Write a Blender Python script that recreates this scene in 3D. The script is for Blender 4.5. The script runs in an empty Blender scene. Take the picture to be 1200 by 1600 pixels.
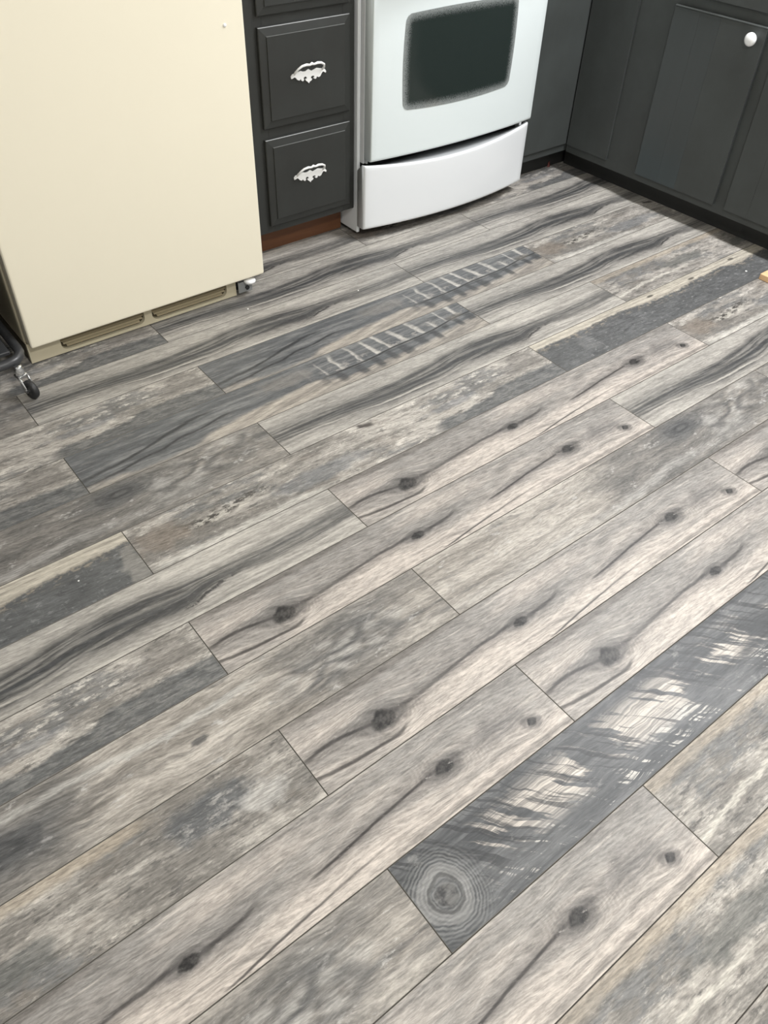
import bpy, bmesh, math, random
from mathutils import Matrix, Vector

# ------------------------------------------------------------------ camera
scene = bpy.context.scene
col = scene.collection
cam_d = bpy.data.cameras.new('camera')
cam = bpy.data.objects.new('camera', cam_d)
col.objects.link(cam)
CR = Vector((0.7877045, -0.6153482, 0.0294658))
CU = Vector((0.4141666, 0.5643678, 0.7141113))
CF = Vector((0.4560567, 0.5503049, -0.6994118))
m = Matrix((CR, CU, -CF)).transposed().to_4x4()
m.translation = (0.0, -0.0693428, 1.2900373)
cam.matrix_world = m
cam_d.sensor_fit = 'HORIZONTAL'
cam_d.sensor_width = 36.0
cam_d.lens = 36.0 * 1260.757 / 1200.0
cam_d.clip_start = 0.01
scene.camera = cam

# ------------------------------------------------------------------ world, lights, exposure
world = bpy.data.worlds.new('world')
scene.world = world
world.use_nodes = True
world.node_tree.nodes['Background'].inputs[0].default_value = (0.8, 0.85, 0.9, 1)
world.node_tree.nodes['Background'].inputs[1].default_value = 0.05

def area(name, loc, sx, sy, power, colour, rot=(0, 0, 0)):
    l = bpy.data.lights.new(name, 'AREA')
    l.shape = 'RECTANGLE'
    l.size = sx
    l.size_y = sy
    l.energy = power
    l.color = colour
    o = bpy.data.objects.new(name, l)
    o.location = loc
    o.rotation_euler = rot
    col.objects.link(o)
    return o

CEIL = 2.42
TUBES = (2.44, 2.57)
for tx in TUBES:                       # two fluorescent tubes over the right-hand counter
    area('tube_light', (tx, 0.85, CEIL - 0.085), 0.03, 1.16, 21, (0.97, 0.978, 1.0))
# added fill light, an unseen globe on the ceiling behind the photographer
area('fill_light', (0.45, -0.45, CEIL - 0.15), 0.26, 0.26, 27, (1.0, 0.98, 0.94))

vs = scene.view_settings
vs.view_transform = 'Standard'
vs.look = 'None'
vs.gamma = 1.0
vs.use_curve_mapping = False
vs.exposure = 0.80

# ------------------------------------------------------------------ helpers
def lin(c):
    out = []
    for v in c:
        v = v / 255.0
        out.append(v / 12.92 if v <= 0.04045 else ((v + 0.055) / 1.055) ** 2.4)
    return (out[0], out[1], out[2], 1.0)

def mesh_obj(name, bm, mat, parent=None, smooth=False):
    me = bpy.data.meshes.new(name)
    bmesh.ops.recalc_face_normals(bm, faces=bm.faces[:])
    bm.to_mesh(me)
    bm.free()
    if smooth:
        for p in me.polygons:
            p.use_smooth = True
    for mm in (mat if isinstance(mat, (list, tuple)) else [mat]):
        me.materials.append(mm)
    o = bpy.data.objects.new(name, me)
    col.objects.link(o)
    if parent:
        o.parent = parent
    return o

def thing(name, label, cat, loc=(0, 0, 0), rotz=0.0, group=None):
    o = bpy.data.objects.new(name, None)
    o.location = loc
    o.rotation_euler = (0, 0, rotz)
    o.empty_display_size = 0.05
    col.objects.link(o)
    tag(o, label, cat, group)
    return o

def tag(o, label, cat, group=None):
    o['label'] = label
    o['category'] = cat
    if group:
        o['group'] = group
    return o

def struct(name, bm, mat, label=None):
    o = mesh_obj(name, bm, mat)
    o['kind'] = 'structure'
    if label:
        o['label'] = label
        o['category'] = name.split('_')[0]
    return o

def add_box(bm, x0, x1, y0, y1, z0, z1, bev=0.0, seg=2):
    r = bmesh.ops.create_cube(bm, size=1.0)
    vsx = r['verts']
    for v in vsx:
        v.co.x = x0 if v.co.x < 0 else x1
        v.co.y = y0 if v.co.y < 0 else y1
        v.co.z = z0 if v.co.z < 0 else z1
    if bev > 0:
        es = list({e for v in vsx for e in v.link_edges})
        bmesh.ops.bevel(bm, geom=es, offset=bev, segments=seg, profile=0.6, affect='EDGES')
    return bm

def box(x0, x1, y0, y1, z0, z1, bev=0.0, seg=2):
    return add_box(bmesh.new(), x0, x1, y0, y1, z0, z1, bev, seg)

def add_tube(bm, pts, rad, n=12, cap=True, closed=False):
    pts = [Vector(p) for p in pts]
    rads = rad if isinstance(rad, (list, tuple)) else [rad] * len(pts)
    rings = []
    up = None
    N = len(pts)
    for i, p in enumerate(pts):
        a = pts[(i - 1) % N] if (i > 0 or closed) else p
        b = pts[(i + 1) % N] if (i < N - 1 or closed) else p
        t = (b - a).normalized()
        if up is None:
            up = Vector((0, 0, 1)) if abs(t.z) < 0.9 else Vector((0, 1, 0))
        s = t.cross(up).normalized()
        up = s.cross(t).normalized()
        rings.append([bm.verts.new(p + (s * math.cos(2 * math.pi * k / n) + up * math.sin(2 * math.pi * k / n)) * rads[i]) for k in range(n)])
    rng = range(N) if closed else range(N - 1)
    for i in rng:
        A, B = rings[i], rings[(i + 1) % N]
        for k in range(n):
            bm.faces.new((A[k], A[(k + 1) % n], B[(k + 1) % n], B[k]))
    if cap and not closed:
        bm.faces.new(rings[0])
        bm.faces.new(rings[-1][::-1])
    return bm

def add_lathe(bm, prof, n=24, axis='Z', origin=(0, 0, 0)):
    """prof: list of (radius, height)"""
    o = Vector(origin)
    rings = []
    for r, h in prof:
        ring = []
        for k in range(n):
            a = 2 * math.pi * k / n
            c, s = r * math.cos(a), r * math.sin(a)
            if axis == 'Z':
                p = Vector((c, s, h))
            elif axis == 'X':
                p = Vector((h, c, s))
            else:
                p = Vector((c, h, s))
            ring.append(bm.verts.new(o + p))
        rings.append(ring)
    for A, B in zip(rings, rings[1:]):
        for k in range(n):
            bm.faces.new((A[k], A[(k + 1) % n], B[(k + 1) % n], B[k]))
    bm.faces.new(rings[0])
    bm.faces.new(rings[-1])
    return bm

def arc_pts(pts, rad, n=6):
    """round the corners of a polyline"""
    out = [Vector(pts[0])]
    for a, b, c in zip(pts, pts[1:], pts[2:]):
        a, b, c = Vector(a), Vector(b), Vector(c)
        d1 = (a - b).normalized()
        d2 = (c - b).normalized()
        p1 = b + d1 * rad
        p2 = b + d2 * rad
        for i in range(n + 1):
            t = i / n
            out.append((p1 * (1 - t) + b * t) * (1 - t) + (b * (1 - t) + p2 * t) * t)
    out.append(Vector(pts[-1]))
    return out

# ------------------------------------------------------------------ node expression helper
class G:
    """tiny expression language that writes shader nodes"""
    def __init__(self, name):
        self.mat = bpy.data.materials.new(name)
        self.mat.use_nodes = True
        self.nt = self.mat.node_tree
        self.nt.nodes.clear()
        self.out = self.nt.nodes.new('ShaderNodeOutputMaterial')
        self.bsdf = self.nt.nodes.new('ShaderNodeBsdfPrincipled')
        self.nt.links.new(self.bsdf.outputs[0], self.out.inputs[0])

    def link(self, val, sock):
        if isinstance(val, X):
            self.nt.links.new(val.s, sock)
        else:
            sock.default_value = val

    def node(self, t):
        return self.nt.nodes.new(t)

    def math(self, op, a, b=None, c=None):
        n = self.node('ShaderNodeMath')
        n.operation = op
        for i, v in enumerate((a, b, c)):
            if v is not None:
                self.link(v, n.inputs[i])
        return X(self, n.outputs[0])

    def ss(self, a, b, x):
        """smoothstep from a to b"""
        n = self.node('ShaderNodeMapRange')
        n.interpolation_type = 'SMOOTHSTEP'
        self.link(x, n.inputs[0])
        self.link(a, n.inputs[1])
        self.link(b, n.inputs[2])
        return X(self, n.outputs[0])

    def xyz(self, x, y, z=0.0):
        n = self.node('ShaderNodeCombineXYZ')
        for i, v in enumerate((x, y, z)):
            self.link(v, n.inputs[i])
        return X(self, n.outputs[0])

    def noise(self, vec, scale=1.0, detail=3.0, rough=0.55, dist=0.0):
        n = self.node('ShaderNodeTexNoise')
        n.noise_dimensions = '3D'
        self.link(vec, n.inputs['Vector'])
        n.inputs['Scale'].default_value = scale
        n.inputs['Detail'].default_value = detail
        n.inputs['Roughness'].default_value = rough
        n.inputs['Distortion'].default_value = dist
        return X(self, n.outputs[0])

    def curve(self, x, pts):
        n = self.node('ShaderNodeFloatCurve')
        c = n.mapping.curves[0]
        pts = sorted(pts)
        while len(c.points) < len(pts):
            c.points.new(0.5, 0.5)
        for p, (a, b) in zip(c.points, pts):
            p.location = (a, b)
            p.handle_type = 'AUTO_CLAMPED'
        n.mapping.update()
        self.link(x, n.inputs['Value'])
        return X(self, n.outputs[0])

    def mix(self, f, a, b):
        n = self.node('ShaderNodeMix')
        n.data_type = 'RGBA'
        n.clamp_factor = True
        self.link(f, n.inputs[0])
        for v, i in ((a, 6), (b, 7)):
            if isinstance(v, X):
                self.link(v, n.inputs[i])
            else:
                n.inputs[i].default_value = lin(v)
        return X(self, n.outputs[2])

    def scale(self, colr, f):
        n = self.node('ShaderNodeVectorMath')
        n.operation = 'SCALE'
        self.link(colr, n.inputs[0])
        self.link(f, n.inputs['Scale'])
        return X(self, n.outputs[0])

    def coord(self, kind='UV'):
        n = self.node('ShaderNodeTexCoord')
        return X(self, n.outputs[kind])

    def split(self, v):
        n = self.node('ShaderNodeSeparateXYZ')
        self.link(v, n.inputs[0])
        return [X(self, o) for o in n.outputs]

    def bump(self, h, strength, dist=0.001):
        n = self.node('ShaderNodeBump')
        n.inputs['Strength'].default_value = strength
        n.inputs['Distance'].default_value = dist
        self.link(h, n.inputs['Height'])
        self.nt.links.new(n.outputs[0], self.bsdf.inputs['Normal'])

    def set(self, **k):
        for key, v in k.items():
            key = key.replace('_', ' ')
            if key == 'Base Color' and not isinstance(v, X):
                v = lin(v)
            self.link(v, self.bsdf.inputs[key])
        return self.mat

class X:
    def __init__(self, g, s):
        self.g, self.s = g, s
    def __add__(self, o): return self.g.math('ADD', self, o)
    __radd__ = __add__
    def __sub__(self, o): return self.g.math('SUBTRACT', self, o)
    def __rsub__(self, o): return self.g.math('SUBTRACT', o, self)
    def __mul__(self, o): return self.g.math('MULTIPLY', self, o)
    __rmul__ = __mul__
    def __truediv__(self, o): return self.g.math('DIVIDE', self, o)
    def abs(self): return self.g.math('ABSOLUTE', self)
    def sqrt(self): return self.g.math('SQRT', self)
    def exp(self): return self.g.math('EXPONENT', self)
    def sin(self): return self.g.math('SINE', self)
    def frac(self): return self.g.math('FRACT', self)
    def max(self, o): return self.g.math('MAXIMUM', self, o)
    def min(self, o): return self.g.math('MINIMUM', self, o)

def simple(name, colr, rough=0.5, metal=0.0, spec=0.5, coat=0.0, var=0.05, bump=0.0, scale=30.0):
    g = G(name)
    p = g.coord('Object')
    n = g.noise(p, scale, 4)
    g.set(Base_Color=g.scale(g.mix(0.0, colr, colr), n * (2 * var) + (1 - var)), Roughness=rough, Metallic=metal)
    g.bsdf.inputs['Specular IOR Level'].default_value = spec
    if coat:
        g.bsdf.inputs['Coat Weight'].default_value = coat
        g.bsdf.inputs['Coat Roughness'].default_value = 0.08
    if bump:
        g.bump(n, bump, 0.002)
    return g.mat

# ------------------------------------------------------------------ plank prints (one per printed design)
W = 0.155
L = 1.268
ASP = L / W
FLOOR_TONE = 0.65

class Plank(G):
    def __init__(self, name, seed):
        super().__init__(name)
        self.u, self.t, _ = self.split(self.coord('UV'))
        self.s = self.u * ASP
        self.seed = seed
        self.k = 0

    def ns(self, sx, sy, detail=3.0, rough=0.55, s=None, t=None, dist=0.0):
        self.k += 1
        return self.noise(self.xyz((s or self.s) * sx, (t or self.t) * sy, self.seed * 7.3 + self.k * 3.17), 1.0, detail, rough, dist)

    def cu(self, *pts):
        return self.curve(self.u, pts)

    def blob(self, u0, t0, rs, rt, ragged=0.5, lo=0.5, hi=1.05, freq=5.0):
        """1 inside an ellipse given in plank widths"""
        d = self.dist(u0, t0, rs, rt)
        if ragged:
            d = d + (self.ns(freq, freq, 4) - 0.5) * (2 * ragged)
        return 1.0 - self.ss(lo, hi, d)

    def dist(self, u0, t0, rs, rt):
        a = (self.s - u0 * ASP) / rs
        b = (self.t - t0) / rt
        return (a * a + b * b).sqrt()

    def line(self, cpts, ipts, hw, ragged=0.06, core=0.2, freq=2.0):
        """dark streak following t = curve(u)"""
        d = (self.t - self.cu(*cpts) + (self.ns(freq, 3.0) - 0.5) * (2 * ragged)).abs()
        return (1.0 - self.ss(hw * core, hw, d)) * self.cu(*ipts)

    def finish(self, colr, g=None, fine=0.3, pore=0.35, rough=0.46, sparkle=0.0):
        """oak-like pores and fine brushed grain over the print"""
        g = g if g is not None else self.t
        sl = g + self.s * 0.07
        f1 = self.ns(1.0, 24.0, 4, 0.65, t=g)
        f2 = self.ns(4.6, 34.0, 3, 0.65, t=sl)
        f3 = self.ns(12.0, 62.0, 3, 0.7, t=sl)
        f2 = self.ss(0.32, 0.68, f2)
        f4 = self.ss(0.36, 0.64, f3)
        k = (f1 - 0.5) * (3.4 * fine) + (f2 - 0.5) * (1.5 * pore) + (f4 - 0.5) * (0.9 * pore) + 1.0
        colr = self.scale(colr, k * FLOOR_TONE)
        if sparkle:
            colr = self.mix(self.ss(0.62, 0.76, f3) * sparkle, colr, (206, 202, 196))
        h = f1 * 0.5 + f2 * 0.5
        self.bump(h, 0.3, 0.0008)
        self.set(Base_Color=colr, Roughness=(f1 * 0.16 + (rough - 0.08)))
        self.bsdf.inputs['Specular IOR Level'].default_value = 0.36
        return self.mat

    def figure(self, sx, sy, n, warp=0.0):
        """contour lines of a soft noise field: curly figure"""
        f = self.ns(sx, sy, 2.0, 0.5)
        return (f * n).sin() * 0.5 + 0.5

def print_knotty():
    p = Plank('plank_knotty_beige', 1)
    u, t, s = p.u, p.t, p.s
    knots = [(.13, .39, .20, .13), (.41, .44, .15, .075), (.803, .5, .16, .10), (.95, .31, .09, .06)]
    g = t + (p.ns(.55, 1.4) - .5) * .22
    for (ku, kt, rs, rt) in knots:
        e = ((((s - ku * ASP) / (rs * 2.6)) * ((s - ku * ASP) / (rs * 2.6)) + ((t - kt) / (rt * 2.2)) * ((t - kt) / (rt * 2.2))) * -1.0).exp()
        g = g + (t - kt) * e * -0.75
    n = p.ns(.45, 3.0, 5, .6, t=g)
    reg = p.cu((0, .15), (.1, .3), (.18, .95), (.4, .85), (.5, .35), (.65, .5), (.82, .9), (1, .9))
    c = p.mix(p.ss(.3, .7, n + (t - .44) * .55 * reg), (216, 206, 196), (164, 160, 155))
    c = p.mix(p.ss(.5, .72, p.ns(.6, 9, 5, .62, t=g)) * .6, c, (138, 134, 129))
    c = p.mix(p.ss(.54, .7, p.ns(.8, 15, 4, .6, t=g)) * .5, c, (226, 217, 207))
    c = p.mix(p.ss(.56, .7, p.ns(1.6, 20, 4, .6, t=g)) * .4, c, (122, 118, 114))
    # soft halo and dark core of the main heart streak
    C1 = ((0, .46), (.046, .50), (.13, .40), (.18, .40), (.26, .44), (.385, .48), (.42, .45), (.47, .46), (.55, .60), (1, .6))
    I1 = ((0, .45), (.03, .85), (.13, .9), (.2, .6), (.28, .8), (.4, .9), (.48, .75), (.56, 0), (1, 0))
    c = p.mix(p.line(C1, I1, .17, .03, .1) * .6, c, (118, 114, 111))
    c = p.mix(p.line(C1, I1, .038, .03), c, (70, 67, 66))
    C2 = ((0, .3), (.53, .34), (.6, .39), (.66, .44), (.755, .50), (.82, .52), (1, .55))
    I2 = ((0, 0), (.53, 0), (.58, .6), (.64, 1), (.70, .9), (.8, 1), (.84, .2), (.9, 0), (1, 0))
    c = p.mix(p.line(C2, I2, .12, .03, .1) * .55, c, (120, 115, 112))
    c = p.mix(p.line(C2, I2, .026, .02), c, (72, 68, 66))
    c = p.mix(p.line(((0, .22), (.07, .14), (.13, .12), (.155, .17), (1, .2)), ((0, .8), (.08, 1), (.14, .9), (.165, 0), (1, 0)), .038, .02), c, (88, 84, 81))
    c = p.mix(p.line(((0, 0), (.42, .02), (.53, .10), (.63, .155), (.7, .18), (1, .2)), ((0, 0), (.42, .3), (.46, .9), (.6, .7), (.7, .15), (.75, 0), (1, 0)), .02, .015), c, (78, 74, 72))
    c = p.mix(p.line(((0, .96), (.2, .95), (.4, .98), (1, .98)), ((0, .4), (.1, .9), (.25, .8), (.4, .1), (.5, 0), (.8, 0), (.9, .4), (1, .3)), .085, .04, .3), c, (128, 123, 118))
    c = p.mix(p.line(((0, .05), (.6, .04), (.75, .05), (1, .06)), ((0, 0), (.6, 0), (.72, .5), (.9, .8), (1, .8)), .05, .03, .3) * .8, c, (126, 121, 116))
    # grey cloud beside the end knot and in the middle
    c = p.mix(p.blob(.905, .52, .55, .22, .45) * .55, c, (134, 130, 127))
    c = p.mix(p.blob(.33, .62, 1.2, .16, .45) * .4, c, (150, 146, 142))
    for (ku, kt, rs, rt) in knots:
        sh = p.blob(ku, kt, rs * 2.0, rt * 1.9, .35)
        c = p.mix(sh * .62, c, (108, 105, 103))
    for (ku, kt, rs, rt) in knots:
        tail = ((s - ku * ASP) / rs + .4).min(0.0) * -.06
        aa = ((s - ku * ASP) / rs).abs()
        bb = ((t - kt + tail) / rt).abs()
        d = (aa + bb) * .25 + (aa * aa + bb * bb).sqrt() * .72 + (p.ns(4.5, 5, 5, .65) - .5) * 1.0
        k = 1.0 - p.ss(.62, 1.05, d)
        c = p.mix(k, c, p.mix(p.ss(.36, .64, p.ns(9, 12, 4, .7)), (40, 39, 39), (84, 82, 80)))
    # curved figure fanning out to the right of the two big knots
    for (ku, kt) in ((.17, .33), (.85, .42), (.775, .62)):
        fan = p.blob(ku, kt, .42, .2, .3, .2, 1.0)
        fl = ((p.dist(ku - .045, kt + .05, .5, .35) + (p.ns(2, 5) - .5) * .25) * 60.0).sin() * .5 + .5
        c = p.mix(fan * fl * .3, c, (136, 129, 123))
    return p.finish(c, g, .16, .3, .45, .3)

def print_stream():
    p = Plank('plank_dark_stream', 2)
    u, t, s = p.u, p.t, p.s
    tt = t + (p.ns(.7, 1.5) - .5) * .12
    top = p.cu((0, .68), (.1, .68), (.2, .64), (.3, .60), (.4, .64), (.48, .71), (.58, .72), (.69, .64), (.83, .58), (1, .60))
    bot = p.cu((0, .30), (.15, .25), (.28, .14), (.36, .12), (.43, .17), (.5, .26), (.59, .26), (.66, .20), (.70, .31), (.75, .34), (.84, .27), (1, .30))
    q = (tt - bot) / (top - bot)
    warp = (p.ns(.6, 3, 3) - .5) * .5
    lines = p.ns(.45, 6.5, 4, .6, t=q + warp * .3)
    c = p.mix(p.ss(.35, .65, p.ns(.4, 3, 3)), (208, 203, 194), (182, 178, 171))
    c = p.mix(p.ss(.5, .66, p.ns(.5, 16, 3, t=tt)) * .55, c, (150, 146, 140))
    c = p.mix(p.ss(.55, .7, p.ns(.5, 22, 3, t=tt)) * .5, c, (228, 223, 213))
    edge = (p.ns(2.5, 6, 4) - .5) * .5
    band = p.ss(-.16, .14, q + edge * .5) * (1.0 - p.ss(.8, 1.2, q + edge * .4))
    dark = p.mix(p.ss(.42, .62, lines), (84, 84, 84), (160, 157, 151))
    strength = p.cu((0, .85), (.2, .95), (.5, 1), (.68, .95), (.8, .7), (1, .75))
    halo = p.ss(-.45, 0.0, q) * (1.0 - p.ss(1.0, 1.5, q))
    c = p.mix(halo * .4, c, (142, 139, 134))
    c = p.mix(band * strength, c, dark)
    # darker core of the stream
    c = p.mix(p.line(((0, .46), (.1, .46), (.2, .38), (.33, .33), (.45, .40), (.55, .47), (.66, .42), (.8, .44), (1, .48)), ((0, .5), (.3, .9), (.5, 1), (.66, .8), (.75, .4), (1, .7)), .09, .05, .2) * .75, c, (82, 83, 84))
    # pale rags on the lower side
    c = p.mix(p.line(((0, .33), (.15, .29), (.28, .2), (.4, .2), (.5, .27), (1, .3)), ((0, .2), (.1, .9), (.2, .4), (.3, .9), (.45, .7), (.55, 0), (1, 0)), .03, .05, .2), c, (206, 201, 192))
    # branch scar
    c = p.mix(p.line(((0, .1), (.655, .19), (.672, .2), (.70, .28), (.73, .33), (.76, .37), (1, .4)), ((0, 0), (.652, 0), (.662, 1), (.72, .95), (.77, .2), (.8, 0), (1, 0)), .045, .05, .2, 5.0) * p.ss(.36, .5, p.ns(6, 8, 4, .7)), c, (70, 69, 69))
    # curved light figure under the scar
    fan = p.blob(.60, .16, 1.0, .17, .3, .2, 1.0)
    fl = ((p.dist(.66, .22, 1.2, .24) + (p.ns(1, 4) - .5) * .2) * 34.0).sin() * .5 + .5
    c = p.mix(fan * fl * .5, c, (140, 136, 131))
    c = p.mix(p.line(((0, .85), (.3, .88), (.7, .8), (1, .86)), ((0, .2), (.2, .6), (.5, .2), (.8, .6), (1, .3)), .04, .03) * .6, c, (140, 136, 130))
    c = p.mix(p.line(((0, .05), (.5, .06), (.8, .1), (1, .12)), ((0, .3), (.2, .1), (.55, 0), (.75, .7), (.9, .7), (1, .5)), .05, .04) * .7, c, (122, 119, 115))
    return p.finish(c, tt, .2, .25, .44, .2)

def print_mottled(name, seed, variant):
    p = Plank(name, seed)
    u, t, s = p.u, p.t, p.s
    n1 = p.ns(.8, 2.6, 6, .62)
    n2 = p.ns(3.5, 8.0, 7, .72)
    n3 = p.ns(.7, 2.0, 6, .65)
    n4 = p.ns(6.0, 15.0, 6, .7)
    if variant == 0:
        light = p.cu((0, .34), (.12, .42), (.3, .45), (.45, .55), (.6, .66), (.75, .64), (.88, .55), (1, .5))
    else:
        light = p.cu((0, .5), (.2, .4), (.4, .52), (.6, .42), (.8, .36), (.92, .48), (1, .4))
    c = p.mix(p.ss(.36, .64, n1 + (light - .5) * .5 + (n4 - .5) * .35), (140, 136, 130), (204, 198, 189))
    c = p.mix(p.ss(.53, .63, n3 + (n4 - .5) * .3) * .75, c, (126, 127, 127))
    c = p.mix(p.ss(.5, .68, p.ns(1.5, 3.5, 6, .7)) * .28, c, (156, 144, 132))
    c = p.mix(p.ss(.54, .62, n2) * p.ss(.40, .55, n1 + (light - .5) * .6) * (.85 if variant == 0 else .5), c, (232, 226, 216))
    c = p.mix(p.ss(.56, .64, p.ns(3, 10, 7, .72)) * .65, c, (94, 92, 90))
    c = p.mix(p.ss(.58, .66, p.ns(8, 20, 5, .7)) * (.6 if variant == 0 else .35), c, (218, 213, 204))
    rag = (p.ns(3.0, 5.0, 6, .7) - .5) * .36
    fleck = p.ns(4, 9, 6, .72)
    if variant == 0:
        # slate wedge growing along the near edge towards the right-hand end
        wedge = p.cu((0, 0), (.6, .02), (.66, .22), (.74, .22), (.8, .3), (.87, .40), (.93, .38), (1, .34))
        k = (1.0 - p.ss(-.03, .05, t - wedge + rag * .6)) * p.ss(.6, .66, u)
        c = p.mix(k * .9, c, p.mix(p.ss(.45, .65, fleck), (100, 102, 103), (134, 134, 132)))
        # blue-grey patch, dark flecks and white rag of the first half
        c = p.mix(p.blob(.37, .35, 1.1, .2, .6) * .7, c, (132, 134, 136))
        c = p.mix(p.blob(.71, .5, .7, .1, .6) * .6, c, (128, 131, 135))
        grit = p.ss(.46, .56, p.ns(5, 11, 6, .72))
        c = p.mix(p.line(((0, .5), (.1, .5), (.16, .55), (.26, .58), (1, .6)), ((0, 0), (.06, .3), (.13, 1), (.24, .9), (.32, 0), (1, 0)), .16, .10, .2, 4.0) * grit, c, (84, 81, 77))
        c = p.mix(p.line(((0, .4), (.13, .46), (.24, .5), (1, .5)), ((0, 0), (.1, .3), (.16, 1), (.22, .6), (.28, 0), (1, 0)), .10, .09, .2, 4.0) * (1.0 - grit), c, (208, 203, 192))
        c = p.mix(p.line(((0, .05), (.2, .06), (.38, .05), (1, 0)), ((0, .2), (.08, .9), (.3, .9), (.4, 0), (1, 0)), .10, .07, .2, 4.0) * .85, c, (222, 218, 209))
        c = p.mix(p.line(((0, .9), (.5, .93), (.53, .88), (1, .8)), ((0, 0), (.5, 0), (.51, 1), (.53, 1), (.545, 0), (1, 0)), .07, .02, .3), c, (96, 90, 86))
        c = p.mix(p.blob(.05, .55, .5, .3, .6) * .6, c, (146, 134, 122))
        c = p.mix(p.blob(.93, .7, .6, .25, .6) * .5, c, (150, 145, 139))
    else:
        c = p.mix(p.blob(.86, .62, .75, .30, .7, .45, .95, 3.0) * .85, c, p.mix(p.ss(.5, .66, fleck), (104, 106, 108), (180, 178, 174)))
        c = p.mix(p.blob(.57, .35, .8, .25, .7, .45, .95, 3.0) * .7, c, (110, 112, 110))
        c = p.mix(p.blob(.30, .5, 1.0, .22, .7, .45, .95, 3.0) * .75, c, (104, 106, 103))
        c = p.mix(p.line(((0, .95), (1, .95)), ((0, .5), (.4, .8), (.75, .8), (.82, .1), (1, 0)), .14, .08, .3, 3.0) * .75, c, (202, 188, 168))
        c = p.mix(p.line(((0, .2), (.15, .3), (.4, .2), (1, .12)), ((0, .9), (.2, .8), (.35, .1), (.5, 0), (1, 0)), .05, .09, .3, 4.0), c, (216, 211, 200))
        c = p.mix(p.blob(.93, .4, .35, .2, .8) * .55, c, (220, 217, 211))
    return p.finish(c, t, .24, .3, .5, .25)

def print_painted_edge():
    p = Plank('plank_slate_paint_pale_edge', 5)
    u, t, s = p.u, p.t, p.s
    b = p.cu((0, .82), (.14, .80), (.28, .83), (.38, .74), (.5, .70), (.6, .76), (.7, .78), (.78, .66), (.84, .72), (.92, .74), (1, .77))
    e = t - b + (p.ns(6, 2.5, 6, .7) - .5) * .16
    pale = p.ss(-.03, .04, e)
    c0 = p.mix(p.ss(.4, .62, p.ns(.4, 20, 4)), (222, 214, 198), (184, 177, 164))
    c1 = p.mix(p.ss(.45, .7, p.ns(2, 4, 6, .7)), (106, 107, 107), (126, 127, 127))
    c1 = p.mix(p.ss(.57, .66, p.ns(7, 13, 6, .7)) * .7, c1, (160, 161, 160))
    c1 = p.mix(p.ss(.56, .66, p.ns(4, 9, 6, .7)) * .6, c1, (84, 85, 86))
    c1 = p.mix(p.ss(.6, .72, p.ns(22, 5, 3, .6)) * .35, c1, (140, 141, 142))
    c1 = p.mix(p.blob(.13, .42, .25, .32, .6) * .25, c1, (178, 178, 176))
    rings = ((p.dist(.30, .15, 1.6, .5) + (p.ns(1.5, 3, 3) - .5) * .5) * 42.0).sin() * .5 + .5
    c1 = p.mix(p.blob(.30, .3, 1.3, .35, .3, .2, 1.0) * rings * .3, c1, (148, 150, 151))
    fuzz = p.ss(-.22, -.01, e) * p.ss(.5, .62, p.ns(7, 14, 5, .7))
    c1 = p.mix(fuzz * .8, c1, (176, 166, 150))
    c = p.mix(pale, c1, c0)
    for (ku, kt) in ((.585, .84), (.765, .88), (.42, .87)):
        c = p.mix(p.blob(ku, kt, .12, .045, .3) * .85, c, (92, 88, 82))
    c = p.mix(p.blob(.985, .3, .22, .45, .8) * .55, c, (180, 176, 168))
    return p.finish(c, t, .14, .2, .42, .12)

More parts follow.
